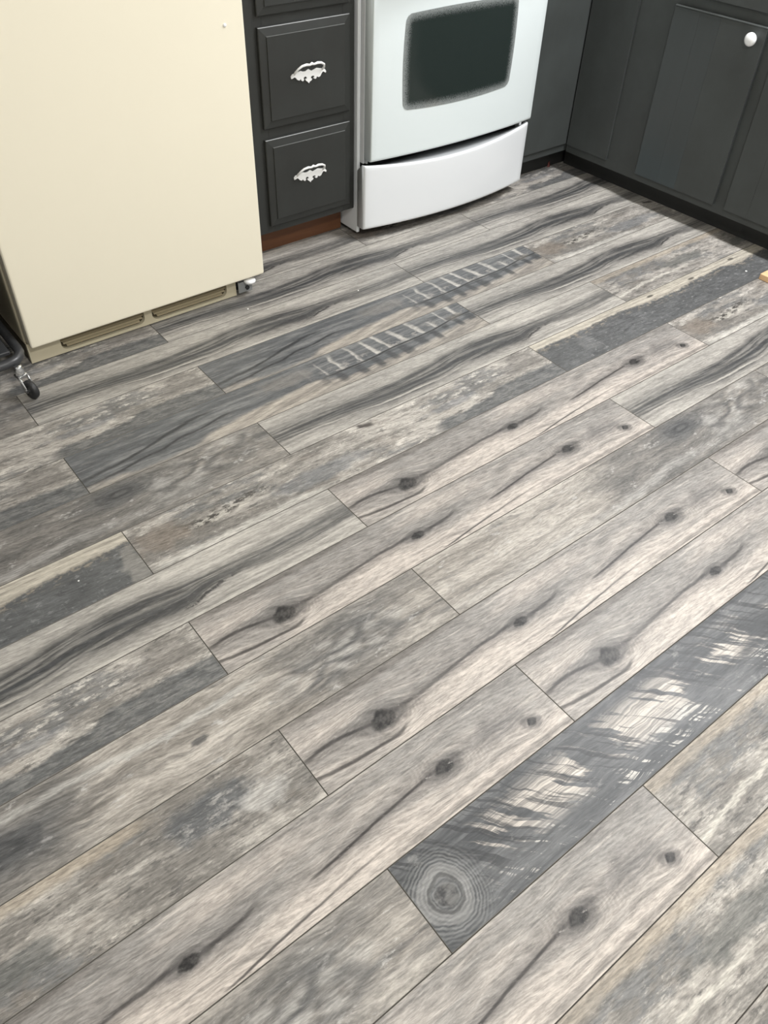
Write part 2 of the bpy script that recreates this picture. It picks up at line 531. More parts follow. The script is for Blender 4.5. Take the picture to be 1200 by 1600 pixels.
def print_comb():
    p = Plank('plank_slate_with_ribs', 6)
    u, t, s = p.u, p.t, p.s
    wv = (p.ns(.8, 2, 3) - .5) * .25
    c = p.mix(p.ss(.42, .66, p.ns(.6, 9, 4, .6, t=t + wv)), (108, 110, 112), (146, 147, 146))
    c = p.mix(p.ss(.55, .7, p.ns(1.2, 5, 6, .7)) * .5, c, (168, 165, 160))
    # dark curling streaks of the left half
    c = p.mix(p.line(((0, .3), (.1, .4), (.2, .6), (.3, .72), (1, .7)), ((0, .8), (.2, 1), (.28, .8), (.34, 0), (1, 0)), .05, .06), c, (72, 74, 76))
    c = p.mix(p.line(((0, .15), (.12, .26), (.25, .42), (.36, .5), (1, .5)), ((0, .6), (.15, 1), (.3, .9), (.38, 0), (1, 0)), .04, .06), c, (74, 75, 77))
    # pale wedge rising from the near edge
    hi = p.cu((0, .12), (.06, .16), (.12, .04), (.2, .08), (.28, .24), (.36, .32), (.45, .36), (.52, .40), (.56, .3), (.62, .20), (.8, .22), (.92, .34), (1, .42))
    rag = (p.ns(2.2, 5, 6, .7) - .5) * .22
    k = 1.0 - p.ss(-.07, .05, t - hi + rag)
    wood = p.mix(p.ss(.4, .62, p.ns(.6, 13, 4, t=t - u * 1.6)), (208, 199, 186), (166, 159, 150))
    c = p.mix(k * p.cu((0, .6), (.1, .7), (.2, .6), (.3, .95), (.5, .95), (.6, .8), (1, .85)), c, wood)
    c = p.mix(p.blob(.48, .7, .7, .2, .7) * .4, c, (164, 158, 150))
    # spine with pale ribs above and dark teeth below
    spine = p.cu((0, .5), (.55, .4), (.65, .40), (.75, .46), (.85, .48), (.95, .58), (1, .6))
    q = s / .36 + (p.ns(1.1, .4) - .5) * 1.6 + (p.ns(3, 3, 4) - .5) * .5 + t * .3
    ph = q.frac()
    idx = q - ph
    on = p.ss(.50, .60, u)
    hgt = p.noise(p.xyz(idx * 2.37, 4.1, 9.2), 1.0, 1.0) * 1.0 + (p.ns(4, 4, 4) - .5) * .3
    wd = p.noise(p.xyz(idx * 3.71, 1.3, 2.2), 1.0, 1.0) * .42
    d = t - spine
    ribs = p.ss(.0, .12, ph) * (1.0 - p.ss(-.08, .12, ph - wd)) * p.ss(0.0, .06, d) * (1.0 - p.ss(-.10, .08, d - hgt))
    c = p.mix(ribs * on * .95, c, (212, 208, 200))
    c = p.mix(p.ss(.52, .6, p.ns(5, 7, 6, .72)) * p.ss(-.1, .05, d) * (1.0 - p.ss(.1, .3, d)) * on * .6, c, (196, 191, 183))
    teeth = p.ss(.25, .5, ph) * (1.0 - p.ss(.7, .95, ph)) * (1.0 - p.ss(-.05, .0, d)) * p.ss(-.08, .06, d + hgt * .55)
    c = p.mix(teeth * on * .85, c, (86, 87, 88))
    c = p.mix((1.0 - p.ss(.008, .03, (d + rag * .15).abs())) * on, c, (70, 70, 70))
    c = p.mix(p.blob(.95, .62, .25, .10, .5) * .7, c, (120, 116, 110))
    return p.finish(c, t + wv * .3, .16, .22, .44, .15)

def print_sawn():
    p = Plank('plank_dark_white_scratches', 7)
    u, t, s = p.u, p.t, p.s
    wv = (p.ns(.9, 1.6, 3) - .5) * .3
    c = p.mix(p.ss(.4, .66, p.ns(.7, 5, 5, .6, t=t + wv)), (84, 86, 88), (122, 123, 124))
    a = s + t * .95 + (p.ns(1.5, 2.5, 3) - .5) * .25
    st = p.ns(12.0, 1.0, 5, .62, s=a)
    body = p.ns(1.4, 2.0, 4, .6, s=a)
    prof = p.cu((0, 0), (.07, 0), (.10, .35), (.15, .5), (.185, .45), (.21, 1), (.28, 1), (.31, .25), (.35, .5), (.41, .95), (.5, .85), (.54, .25), (.59, .7), (.68, .65), (.76, .2), (.85, .5), (1, .2))
    tm = p.ss(.22, .48, t) * (1.0 - p.ss(.62, .94, t))
    wh = p.ss(.515, .575, st * .5 + body * .42 + prof * .19 - .045) * tm * p.ss(.05, .12, u)
    # raised growth rings break the white wash into hairlines
    ripple = (p.ns(1.2, 2.6, 3) - .5)
    gl = p.ss(.38, .62, p.ns(.9, 44.0, 3, .6, t=t + wv * .5 + ripple * .2))
    near = p.ss(.07, .16, u) * p.ss(.50, .60, st + (body - .5) * .4 + (p.ns(.8, .6) - .5) * .5) * (1.0 - p.ss(.28, .5, t)) * p.ss(.02, .08, t)
    gl2 = p.ss(.3, .8, gl)
    c = p.mix(wh * (gl * .5 + .5), c, (226, 217, 206))
    c = p.mix(near * gl2, c, (214, 210, 203))
    c = p.mix(p.ss(.53, .60, p.ns(9.0, .9, 5, .62, s=a + 3.0)) * p.ss(.2, .4, t) * .8, c, (70, 71, 73))
    c = p.mix(p.ss(.6, .7, p.ns(3, 5, 6, .7)) * .5, c, (176, 175, 172))
    c = p.scale(c, gl * .24 + .86)
    # ring knot at the left-hand end
    d = p.dist(.036, .45, 1.0, .9) + (p.ns(1.6, 1.6, 4) - .5) * .26
    rings = ((d + (p.ns(3, 3, 4) - .5) * .08) * 150.0).sin() * .5 + .5
    halo = 1.0 - p.ss(.3, .62, d)
    c = p.mix(halo * rings * .55, c, (168, 168, 166))
    c = p.mix((1.0 - p.ss(.03, .1, (d - .24).abs())) * .45, c, (172, 171, 168))
    core = p.mix(p.ss(.4, .6, p.ns(7, 7, 5, .7)), (70, 70, 71), (120, 119, 117))
    c = p.mix((1.0 - p.ss(.09, .17, d + (p.ns(6, 6, 4) - .5) * .12)) * .95, c, core)
    c = p.mix((1.0 - p.ss(.008, .035, (d - .19 + (p.ns(6, 6, 4) - .5) * .08).abs())) * .6, c, (66, 66, 66))
    # forked scar far along the board
    c = p.mix(p.line(((0, .3), (.60, .30), (.66, .40), (.72, .52), (1, .6)), ((0, 0), (.58, 0), (.62, .8), (.7, 1), (.76, 0), (1, 0)), .10, .05) * .7, c, (80, 82, 84))
    return p.finish(c, t + wv * .3, .12, .14, .42, .1)

def print_swirl(name, seed, variant):
    p = Plank(name, seed)
    u, t, s = p.u, p.t, p.s
    if variant == 0:
        eye, eyr, sw = (.69, .74), (.42, .15), [(.90, .70, 1.1, .42), (.80, .40, .7, .25)]
        dk = ((0, .25), (.2, .05), (.35, .25), (.45, .6), (.55, .9), (.75, .95), (.85, .6), (1, .5))
    else:
        eye, eyr, sw = (.29, .5), (.45, .2), [(.76, .40, .75, .36), (.86, .50, .8, .40)]
        dk = ((0, .45), (.2, .6), (.32, .7), (.45, .25), (.6, .15), (.72, .5), (.85, .6), (1, .5))
    g = t + (p.ns(.7, 1.4, 3) - .5) * .3
    n = p.ns(.5, 4.5, 5, .6, t=g)
    c = p.mix(p.ss(.35, .65, n), (206, 199, 189), (152, 146, 138))
    c = p.mix(p.ss(.54, .7, p.ns(.9, 11, 4, .6, t=g)) * .6, c, (108, 107, 106))
    dark = p.cu(*dk)
    k = p.ss(.34, .66, p.ns(.9, 2.6, 5, .65) + (dark - .5) * .62)
    c = p.mix(k * .8, c, p.mix(p.ss(.4, .65, p.ns(1.4, 9, 4, t=g)), (106, 105, 103), (144, 140, 135)))
    # pale rags
    c = p.mix(p.ss(.58, .68, p.ns(3.2, 6.5, 6, .72)) * .7, c, (212, 209, 204))
    fig = p.figure(.62, 1.25, 64.0)
    fig2 = p.figure(1.6, 2.6, 22.0)
    for (a, b, rs, rt) in sw:
        d = p.dist(a, b, rs, rt) + (p.ns(1.5, 2.2, 4) - .5) * .9
        msk = 1.0 - p.ss(.45, 1.15, d)
        c = p.mix(msk * fig * .6, c, (106, 106, 106))
        c = p.mix(msk * (1.0 - fig) * fig2 * .6, c, (200, 197, 191))
    a, b = eye
    d = p.dist(a, b, eyr[0], eyr[1]) + (p.ns(3, 3, 4) - .5) * .5
    c = p.mix((1.0 - p.ss(.8, 2.2, d)) * .6, c, (106, 107, 108))
    f = (d * 12.0).sin() * .5 + .5
    c = p.mix((1.0 - p.ss(.7, 1.0, d)) * .9, c, p.mix(f, (78, 79, 80), (104, 104, 104)))
    if variant == 0:
        c = p.mix(p.blob(.765, .58, .22, .14, .7) * .6, c, (190, 187, 182))
        c = p.mix(p.line(((0, .1), (.4, .1), (.6, .2), (1, .1)), ((0, .3), (.35, .6), (.5, .9), (.7, .5), (1, .2)), .12, .1, .2, 3.0) * .7, c, (188, 185, 180))
    else:
        c = p.mix(p.blob(.562, .42, .14, .06, .6) * .85, c, (96, 95, 94))
        c = p.mix(p.line(((0, .9), (.4, .8), (.55, .7), (.68, .75), (1, .8)), ((0, .2), (.45, .9), (.6, .9), (.72, .1), (1, 0)), .08, .06) * .7, c, (214, 211, 204))
    return p.finish(c, g, .2, .3, .46, .25)

PRINTS = {
    'K': print_knotty(),
    'S': print_stream(),
    'M': print_mottled('plank_weathered_mottled', 3, 0),
    'N': print_mottled('plank_stained_mottled', 4, 1),
    'P': print_painted_edge(),
    'C': print_comb(),
    'W': print_sawn(),
    'E': print_swirl('plank_grey_eye_swirl', 8, 0),
    'F': print_swirl('plank_grey_double_swirl', 9, 1),
}
plank_edge = simple('plank_dark_edge', (98, 94, 88), 0.7)

# ------------------------------------------------------------------ other materials
mat_sub = simple('underlay_dark', (60, 57, 53), 0.9)
mat_wall = simple('wall_paint_white', (222, 222, 220), 0.85, var=.03)
mat_ceil = simple('ceiling_white', (236, 234, 228), 0.9, var=.02)

def paint_charcoal(name, c0, c1):
    g = G(name)
    p = g.coord('Object')
    x, y, z = g.split(p)
    n = g.noise(p, 5.0, 5, .6)
    st = g.noise(g.xyz(x * 60.0, y * 60.0, z * 3.0), 1.0, 4, .6)
    c = g.mix(g.ss(.35, .7, n), c0, c1)
    scuff = g.ss(.60, .72, g.noise(g.xyz(x * 16.0, y * 16.0, z * 7.0), 1.0, 6, .7)) * g.ss(.56, .66, g.noise(p, 2.2, 2))
    c = g.mix(scuff * .35, c, (96, 100, 100))
    g.set(Base_Color=g.scale(c, st * .12 + .94), Roughness=n * .1 + .42)
    g.bump(st, .12, .001)
    return g.mat
mat_char = paint_charcoal('charcoal_cabinet_paint', (42, 43, 41), (47, 49, 47))
mat_side = paint_charcoal('charcoal_green_cabinet_paint', (60, 63, 62), (66, 70, 69))

def paint_charcoal_blue():
    g = G('charcoal_paint_blue_touch_up')
    p = g.coord('Object')
    x, y, z = g.split(p)
    n = g.noise(p, 4.0, 4, .6)
    st = g.noise(g.xyz(x * 60.0, y * 60.0, z * 3.0), 1.0, 4, .6)
    low = 1.0 - g.ss(.12, .30, z + (n - .5) * .25)
    c = g.mix(low * .7, (63, 67, 67), (61, 70, 73))
    g.set(Base_Color=g.scale(c, st * .14 + .93), Roughness=.42)
    g.bump(st, .12, .001)
    return g.mat
mat_char_b = paint_charcoal_blue()
mat_edge_highlight = simple('charcoal_paint_worn_edge_highlight', (92, 94, 92), 0.4, var=.3, scale=90)  # lighter tone paints in the highlight along worn top edges
mat_kick = simple('toe_kick_black', (34, 35, 34), 0.6)

def wood_brown():
    g = G('bare_brown_wood')
    x, y, z = g.split(g.coord('Object'))
    n = g.noise(g.xyz(x * 5.0, y * 40.0, z * 60.0), 1.0, 5, .6)
    g.set(Base_Color=g.mix(n, (84, 52, 32), (116, 74, 44)), Roughness=.6)
    return g.mat
mat_brown = wood_brown()

def pine():
    g = G('fresh_cut_pine')
    x, y, z = g.split(g.coord('Object'))
    n = g.noise(g.xyz(x * 60.0, y * 9.0, z * 60.0), 1.0, 4, .6)
    g.set(Base_Color=g.mix(n, (206, 164, 118), (232, 200, 158)), Roughness=.6)
    return g.mat
mat_pine = pine()
mat_cream = simple('cream_enamel', (240, 233, 212), 0.38, var=.012, scale=4)
mat_cream_d = simple('cream_plastic_aged', (196, 187, 162), 0.5, var=.03)
mat_gasket = simple('freezer_gasket', (120, 112, 92), 0.6)
mat_slot = simple('grille_slot_brown', (72, 65, 48), 0.7)
mat_louvre = simple('grille_louvre_taupe', (168, 156, 128), 0.55)
mat_steel = simple('zinc_bracket', (150, 152, 152), 0.4, metal=.2)
mat_white = simple('range_white_enamel', (233, 236, 238), 0.25, coat=.3, var=.006, scale=4)
mat_glassw = simple('range_white_glass', (221, 229, 229), 0.22, coat=.1, var=.006, scale=4)
mat_trim = simple('range_grey_trim', (196, 198, 199), 0.4)
mat_shadow = simple('range_dark_gap', (46, 46, 46), 0.6)
mat_recess = simple('drawer_grip_grey', (120, 120, 120), 0.3)
mat_pull = simple('white_painted_cast_pull', (240, 240, 238), 0.35, var=.03, scale=200)
mat_knob = simple('white_ceramic_knob', (246, 247, 247), 0.15, coat=.5, var=.005)
mat_bolt = simple('black_plastic', (34, 35, 36), 0.45)
mat_blackpaint = simple('black_powder_coat', (58, 59, 61), 0.35, coat=.1)
mat_shade_block = simple('shade_block_black', (36, 36, 35), 0.9)  # for the added block that shades the freezer side
mat_chrome = simple('chrome', (222, 224, 226), 0.08, metal=1.0, var=.01)
mat_rubber = simple('dark_rubber', (40, 40, 41), 0.5)
mat_counter = simple('counter_laminate_grey', (150, 146, 140), 0.4, var=.1, scale=60)
mat_red = simple('dark_red_scrap', (92, 44, 38), 0.7)
mat_fleck = simple('white_paint_fleck', (238, 238, 234), 0.6)
mat_black_glass = simple('cooktop_black_glass', (18, 18, 19), 0.08)

def oven_window():
    g = G('oven_window_dotted_glass')
    u, v, _ = g.split(g.coord('UV'))
    # rounded-rectangle distance to the rim, in metres
    dx = ((u - .5).abs() * .47 - .235 + .03).max(0.0)
    dy = ((v - .5).abs() * .27 - .135 + .03).max(0.0)
    rim = .03 - (dx * dx + dy * dy).sqrt()
    inner = (.235 - (u - .5).abs() * .47).min(.135 - (v - .5).abs() * .27)
    d = rim.min(inner)
    vo = g.node('ShaderNodeTexVoronoi')
    vo.inputs['Scale'].default_value = 1.0
    g.link(g.xyz(u * 190.0, v * 110.0, 0.0), vo.inputs['Vector'])
    dots = X(g, vo.outputs['Distance'])
    f = g.ss(-.004, .028, d + (dots - .45) * .016)
    c = g.mix(f, (140, 145, 144), (38, 46, 44))
    g.set(Base_Color=c, Roughness=.1)
    g.bsdf.inputs['Specular IOR Level'].default_value = .35
    return g.mat
mat_window = oven_window()
mat_tube = G('fluorescent_tube')
mat_tube.bsdf.inputs['Emission Color'].default_value = (1, .98, .94, 1)
mat_tube.bsdf.inputs['Emission Strength'].default_value = 4.0
mat_tube = mat_tube.set(Base_Color=(240, 240, 236))

# ------------------------------------------------------------------ room shell
XL, XR, YF, YB = -1.45, 3.36, -1.70, 2.72
T = .08
floor = struct('floor', box(XL, XR, YF, YB, -.06, -.010), mat_sub)
struct('ceiling', box(XL, XR, YF, YB, CEIL, CEIL + T), mat_ceil)
struct('wall_back', box(XL, XR, YB, YB + T, -.06, CEIL), mat_wall)
struct('wall_front', box(XL, XR, YF - T, YF, -.06, CEIL), mat_wall)
struct('wall_left', box(XL - T, XL, YF, YB, -.06, CEIL), mat_wall)
struct('wall_right', box(XR, XR + T, YF, YB, -.06, CEIL), mat_wall)

# ------------------------------------------------------------------ floor planks
random.seed(4)
PHASE = {-1: .345, 0: .787, 1: .351, 2: .786, 3: .347, 4: .782, 5: .335, 6: .782, 7: .337, 8: .780, 9: .332,
         10: .779, 11: .331, 12: .770, 13: .331}
LAYOUT = {
    -2: 'NN', -1: 'MN', 0: 'KN', 1: 'FW', 2: 'KK', 3: 'NKK', 4: 'FEF', 5: 'MKS', 6: 'SKM', 7: 'PMP', 8: 'ESN',
    9: 'MCS', 10: 'MCM', 11: 'ESS', 12: 'MSS', 13: 'FSM', 14: 'SNS', 15: 'MEM', 16: 'KSN', 17: 'PMK'}
GAP, BEV, DEP = .0003, .0009, .0008
plank_cache = {}

def plank_mesh(u0, u1, t0, t1, key):
    ck = (round(u0, 4), round(u1, 4), round(t0, 4), round(t1, 4), key)
    if ck in plank_cache:
        return plank_cache[ck]
    x0, x1, y0, y1 = u0 * L + GAP, u1 * L - GAP, t0 * W + GAP, t1 * W - GAP
    bm = bmesh.new()
    uvl = bm.loops.layers.uv.new('UVMap')
    def ring(i, z):
        return [bm.verts.new((a, b, z)) for a, b in ((x0 + i, y0 + i), (x1 - i, y0 + i), (x1 - i, y1 - i), (x0 + i, y1 - i))]
    r0, r1, r2 = ring(0, -.0095), ring(0, -DEP), ring(BEV, 0.0)
    bm.faces.new(r2)
    for A, B in ((r0, r1), (r1, r2)):
        for k in range(4):
            f = bm.faces.new((A[k], A[(k + 1) % 4], B[(k + 1) % 4], B[k]))
            f.material_index = 1
    bm.faces.new(r0[::-1]).material_index = 1
    for f in bm.faces:
        for lp in f.loops:
            lp[uvl].uv = (lp.vert.co.x / L, lp.vert.co.y / W)
    me = bpy.data.meshes.new('plank')
    bm.to_mesh(me)
    bm.free()
    me.materials.append(PRINTS[key])
    me.materials.append(plank_edge)
    plank_cache[ck] = me
    return me

row = -10
while row * W < YB - .02:
    ph = PHASE.get(row, .338 if row % 2 else .781)
    lay = LAYOUT.get(row)
    y0 = row * W
    t1 = min(1.0, (YB - .004 - y0) / W)
    for n in range(-3, 4):
        x0 = ph + n * L
        a = max(0.0, (XL + .004 - x0) / L)
        b = min(1.0, (XR - .004 - x0) / L)
        if b - a < .01:
            continue
        if lay and 0 <= n + 1 < len(lay):
            key = lay[n + 1]
        else:
            key = random.choice('KSMNPCEFKSM')
        o = bpy.data.objects.new('plank', plank_mesh(a, b, 0.0, t1, key))
        o.location = (x0, y0, 0)
        o.parent = floor
        col.objects.link(o)
    row += 1

# ------------------------------------------------------------------ freezer
fz = thing('upright_freezer', 'tall cream upright freezer beside the charcoal drawers', 'freezer', (.775, 1.94, 0))
def P(bm, name, mat, par, smooth=False, off=None):
    """part given in world coordinates, moved into its parent's frame"""
    o = mesh_obj(name, bm, mat, par, smooth)
    base = Vector((0, 0, 0))
    q = par
    while q:
        base += q.location
        q = q.parent
    o.data.transform(Matrix.Translation(-base))
    return o
FH = 1.56
b = box(.417, 1.137, 1.985, 2.62, .055, FH, .008)
P(b, 'body', mat_cream_d, fz)
dr = P(box(.421, 1.147, 1.938, 1.978, .066, FH, .007, 3), 'door', mat_cream, fz)
def PC(bm, name, mat, par, smooth=False):
    return P(bm, name, mat, par, smooth)
PC(box(.432, 1.128, 1.978, 1.985, .08, FH - .01), 'gasket', mat_gasket, dr)
pl = bmesh.new()
add_lathe(pl, [(.0045, 1.9385), (.0045, 1.9365), (.003, 1.935), (.0005, 1.9345)], 14, 'Y', (1.091, 0, .746))
PC(pl, 'hinge_plug', mat_knob, dr, True)
hb = box(.47, .49, 1.90, 1.938, .95, 1.30, .006)
PC(hb, 'door_handle', mat_cream_d, dr)
# toe grille: face plate with two louvred openings, rounded lower corners
gr = bmesh.new()
add_box(gr, .418, 1.062, 1.985, 2.60, .004, .055, .004)
gy = 1.972
def slot_outline(x0, x1, z0, z1, r, low=True):
    pts = [(x0, z1)]
    for k in range(7):
        a = math.pi + k * math.pi / 12
        pts.append((x0 + r + r * math.cos(a), z0 + r * .8 + r * .8 * math.sin(a)))
    for k in range(7):
        a = 1.5 * math.pi + k * math.pi / 12
        pts.append((x1 - r + r * math.cos(a), z0 + r * .8 + r * .8 * math.sin(a)))
    pts.append((x1, z1))
    return pts
SL = [slot_outline(.507, .757, .012, .050, .022), slot_outline(.781, 1.03, .012, .050, .022)]
plate = bmesh.new()
# plate built from strips around the two openings
for (xa, xb) in ((.418, .507), (.757, .781), (1.03, 1.062)):
    add_box(plate, xa, xb, gy, 1.986, .004, .064)
for sl in SL:
    low = sl[1:-1]
    for (xa, za), (xb, zb) in zip(low, low[1:]):
        if xb - xa < 1e-6:
            continue
        v = [plate.verts.new(p) for p in ((xa, gy, .004), (xb, gy, .004), (xb, gy, zb), (xa, gy, za))]
        w_ = [plate.verts.new(p) for p in ((xa, 1.986, .004), (xb, 1.986, .004), (xb, 1.986, zb), (xa, 1.986, za))]
        plate.faces.new(v)
        plate.faces.new((v[2], v[3], w_[3], w_[2]))
        plate.faces.new((v[0], v[1], w_[1], w_[0]))
gp = P(plate, 'toe_grille', mat_cream_d, fz)
P(gr, 'base_pan', mat_slot, fz)
for (xa, xb) in ((.509, .756), (.783, 1.029)):
    for k in range(4):
        z = .019 + k * .009
        ins = .014 if k == 0 else (.005 if k == 1 else 0.0)
        lb = bmesh.new()
        v = [(xa + ins, 1.975, z), (xb - ins, 1.975, z), (xb - ins, 1.983, z + .004), (xa + ins, 1.983, z + .004)]
        vv = [lb.verts.new(p) for p in v] + [lb.verts.new((p[0], p[1], p[2] + .0022)) for p in v]
        for f in ((0, 1, 2, 3), (7, 6, 5, 4), (0, 1, 5, 4), (1, 2, 6, 5), (2, 3, 7, 6), (3, 0, 4, 7)):
            lb.faces.new([vv[i] for i in f])
        P(lb, 'louvre', mat_louvre, gp)
br = bmesh.new()
add_box(br, 1.066, 1.114, 1.962, 1.966, .012, .052, .001, 1)
add_box(br, 1.066, 1.114, 1.962, 2.02, .048, .052)
bk = P(br, 'hinge_bracket', mat_steel, fz)
bo = bmesh.new()
add_lathe(bo, [(.007, 1.962), (.007, 1.957), (.004, 1.956)], 6, 'Y', (1.095, 0, .026))
P(bo, 'bolt', mat_bolt, bk)
ft = bmesh.new()
add_lathe(ft, [(.008, .046), (.018, .047), (.019, .052), (.017, .056), (.008, .058)], 18, 'Z', (1.101, 1.952, 0))
P(ft, 'hinge_cap', mat_knob, bk, True)
for fx in (.46, 1.09):
    for fy in (2.02, 2.56):
        fb = bmesh.new()
        add_lathe(fb, [(.016, 0), (.016, .004), (.007, .006), (.007, .056)], 12, 'Z', (fx, fy, 0))
        P(fb, 'levelling_foot', mat_bolt, fz)

# ------------------------------------------------------------------ drawer cabinet
HP = [(-62.5, 1.0), (-57.5, 6.0), (-48.5, 8.0), (-45.5, 11.0), (-40.5, 9.0), (-27.5, 11.0), (-19.5, 8.0), (-10.5, 8.0), (-6.5, 10.0), (-0.5, 12.0), (4.5, 9.0), (9.5, 6.0), (21.5, 9.0), (28.5, 11.0), (40.5, 8.0), (47.5, 7.0), (55.5, 5.0), (60.5, -2.0), (58.5, -6.0), (53.5, -3.0), (48.5, -1.0), (43.5, -6.0), (39.5, -12.0), (33.5, -14.0), (26.5, -11.0), (25.5, -15.0), (21.5, -17.0), (16.5, -15.0), (15.5, -13.0), (18.5, -11.0), (17.5, -8.0), (12.5, -7.0), (7.5, -8.0), (5.5, -12.0), (10.5, -15.0), (7.5, -19.0), (1.5, -21.0), (-1.5, -25.0), (-6.5, -20.0), (-11.5, -17.0), (-13.5, -13.0), (-7.5, -11.0), (-9.5, -7.0), (-14.5, -5.0), (-19.5, -8.0), (-18.5, -14.0), (-22.5, -17.0), (-27.5, -14.0), (-29.5, -9.0), (-34.5, -13.0), (-41.5, -10.0), (-46.5, -4.0), (-51.5, -2.0), (-56.5, -4.0), (-61.5, -5.0)]
BAIL = [(-50, 5, 0), (-52, 13, -9), (-46, 23, -17), (-35, 29, -19), (-20, 31, -20), (-9, 29, -20), (-2, 32, -20.5), (6, 29, -20), (18, 31, -20), (32, 29, -19), (43, 23, -17), (48, 13, -9), (47, 5, 0)]

def handle(par, cx, y, cz):
    root_bm = bmesh.new()
    f = [root_bm.verts.new((cx + a * .001, y, cz + b * .001)) for a, b in HP]
    face = root_bm.faces.new(f)
    r = bmesh.ops.extrude_face_region(root_bm, geom=[face])
    vs_ = [g for g in r['geom'] if isinstance(g, bmesh.types.BMVert)]
    for v in vs_:
        v.co.y -= .0035
    fr = [g for g in r['geom'] if isinstance(g, bmesh.types.BMFace)]
    bmesh.ops.triangulate(root_bm, faces=[q for q in root_bm.faces if len(q.verts) > 4])
    h = P(root_bm, 'handle', mat_pull, par)
    h['label'] = 'white cast drawer pull with scrolled backplate'
    bb = bmesh.new()
    pts = [(cx + a * .001, y - .002 + c * .001, cz + b_ * .001) for a, b_, c in BAIL]
    rr = [.003, .003, .003, .0034, .0038, .003, .0042, .003, .0038, .0034, .003, .003, .003]
    add_tube(bb, pts, rr, 10)
    P(bb, 'bail', mat_pull, h, True)
    return h

dc = thing('drawer_cabinet', 'narrow charcoal drawer cabinet between freezer and white range', 'cabinet', (1.40, 2.10, 0))
cx0, cx1 = 1.172, 1.608
cb = bmesh.new()
add_box(cb, cx0, cx0 + .018, 2.118, 2.70, .10, .868)
add_box(cb, cx1 - .018, cx1, 2.118, 2.70, .10, .868)
add_box(cb, cx0, cx1, 2.118, 2.70, .10, .118)
add_box(cb, cx0, cx1, 2.69, 2.70, .10, .868)
P(cb, 'carcass', mat_char, dc)
ff = bmesh.new()
add_box(ff, cx0, 1.292, 2.10, 2.118, .10, .868, .001, 1)
add_box(ff, 1.565, cx1, 2.10, 2.118, .10, .868, .001, 1)
for (za, zb) in ((.10, .140), (.378, .432), (.672, .722), (.848, .868)):
    add_box(ff, 1.292, 1.565, 2.1003, 2.118, za, zb)
P(ff, 'face_frame', mat_char, dc)
kb = bmesh.new()
add_box(kb, cx0, cx1, 2.178, 2.192, 0.0005, .10)
add_box(kb, cx0, cx0 + .018, 2.192, 2.70, 0.0005, .10)
add_box(kb, cx1 - .018, cx1, 2.192, 2.70, 0.0005, .10)
kk = P(kb, 'toe_kick', mat_brown, dc)
kk['label'] = 'bare brown wooden toe kick board'

def raised_front(x0, x1, y, z0, z1, th=.017, edge=.022, dep=.007):
    """slab with a sloped border down to a thin lip; outward is -y"""
    bm = bmesh.new()
    def ring(i, yy):
        return [bm.verts.new(p) for p in ((x0 + i, yy, z0 + i), (x1 - i, yy, z0 + i), (x1 - i, yy, z1 - i), (x0 + i, yy, z1 - i))]
    rs = [ring(0, y), ring(0, y - th + dep + .0015), ring(.0018, y - th + dep), ring(edge, y - th + .003), ring(edge + .0012, y - th), ring(edge + .004, y - th)]
    bm.faces.new(rs[0])
    bm.faces.new(rs[-1])
    for A, B in zip(rs, rs[1:]):
        for k in range(4):
            f = bm.faces.new((A[k], A[(k + 1) % 4], B[(k + 1) % 4], B[k]))
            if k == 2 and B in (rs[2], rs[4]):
                f.material_index = 1  # upper rims only, where the highlight is painted
    return bm
for i, (za, zb, hz) in enumerate(((.124, .389, .262), (.420, .685, .551), (.712, .856, .785))):
    d_ = P(raised_front(1.273, 1.584, 2.1, za, zb), 'drawer', [mat_char, mat_edge_highlight], dc)
    handle(d_, 1.4295 - (.006 if i == 0 else 0), 2.083, hz)

ct = mesh_obj('countertop', box(1.165, 1.611, 2.065, 2.715, .868, .905, .006), mat_counter)
tag(ct, 'grey laminate countertop over the charcoal drawer cabinet', 'countertop')

# ------------------------------------------------------------------ range
rg = thing('electric_range', 'white freestanding range with dark oven window', 'stove', (2.0, 2.1, 0))
rx0, rx1 = 1.616, 2.380
def bow(x, ends, mid):
    k = (x - (rx0 + rx1) / 2) / ((rx1 - rx0) / 2)
    return ends + (mid - ends) * (1 - k * k)
bd = bmesh.new()
add_box(bd, rx0, rx0 + .012, 2.092, 2.70, .012, .90, .002, 1)
add_box(bd, rx1 - .012, rx1, 2.092, 2.70, .012, .90, .002, 1)
add_box(bd, rx0 + .012, rx1 - .012, 2.12, 2.69, .05, .88)
P(bd, 'body', mat_white, rg)
for (xa, xb, ya) in ((rx0 + .013, rx0 + .020, 2.078), (rx0 + .021, rx0 + .027, 2.070), (rx1 - .020, rx1 - .013, 2.078)):
    P(box(xa, xb, ya, 2.104, .25, .88, .001, 1), 'side_trim', mat_trim, rg)
db = bmesh.new()
add_box(db, rx0 + .02, rx1 - .02, 2.105, 2.125, .05, .87)
P(db, 'front_frame', mat_shadow, rg)
for lx in (rx0 + .03, rx1 - .03):
    for ly in (2.16, 2.66):
        lb = bmesh.new()
        add_lathe(lb, [(.016, 0), (.016, .008), (.008, .01), (.008, .05)], 12, 'Z', (lx, ly, 0))
        P(lb, 'levelling_foot', mat_bolt, rg)

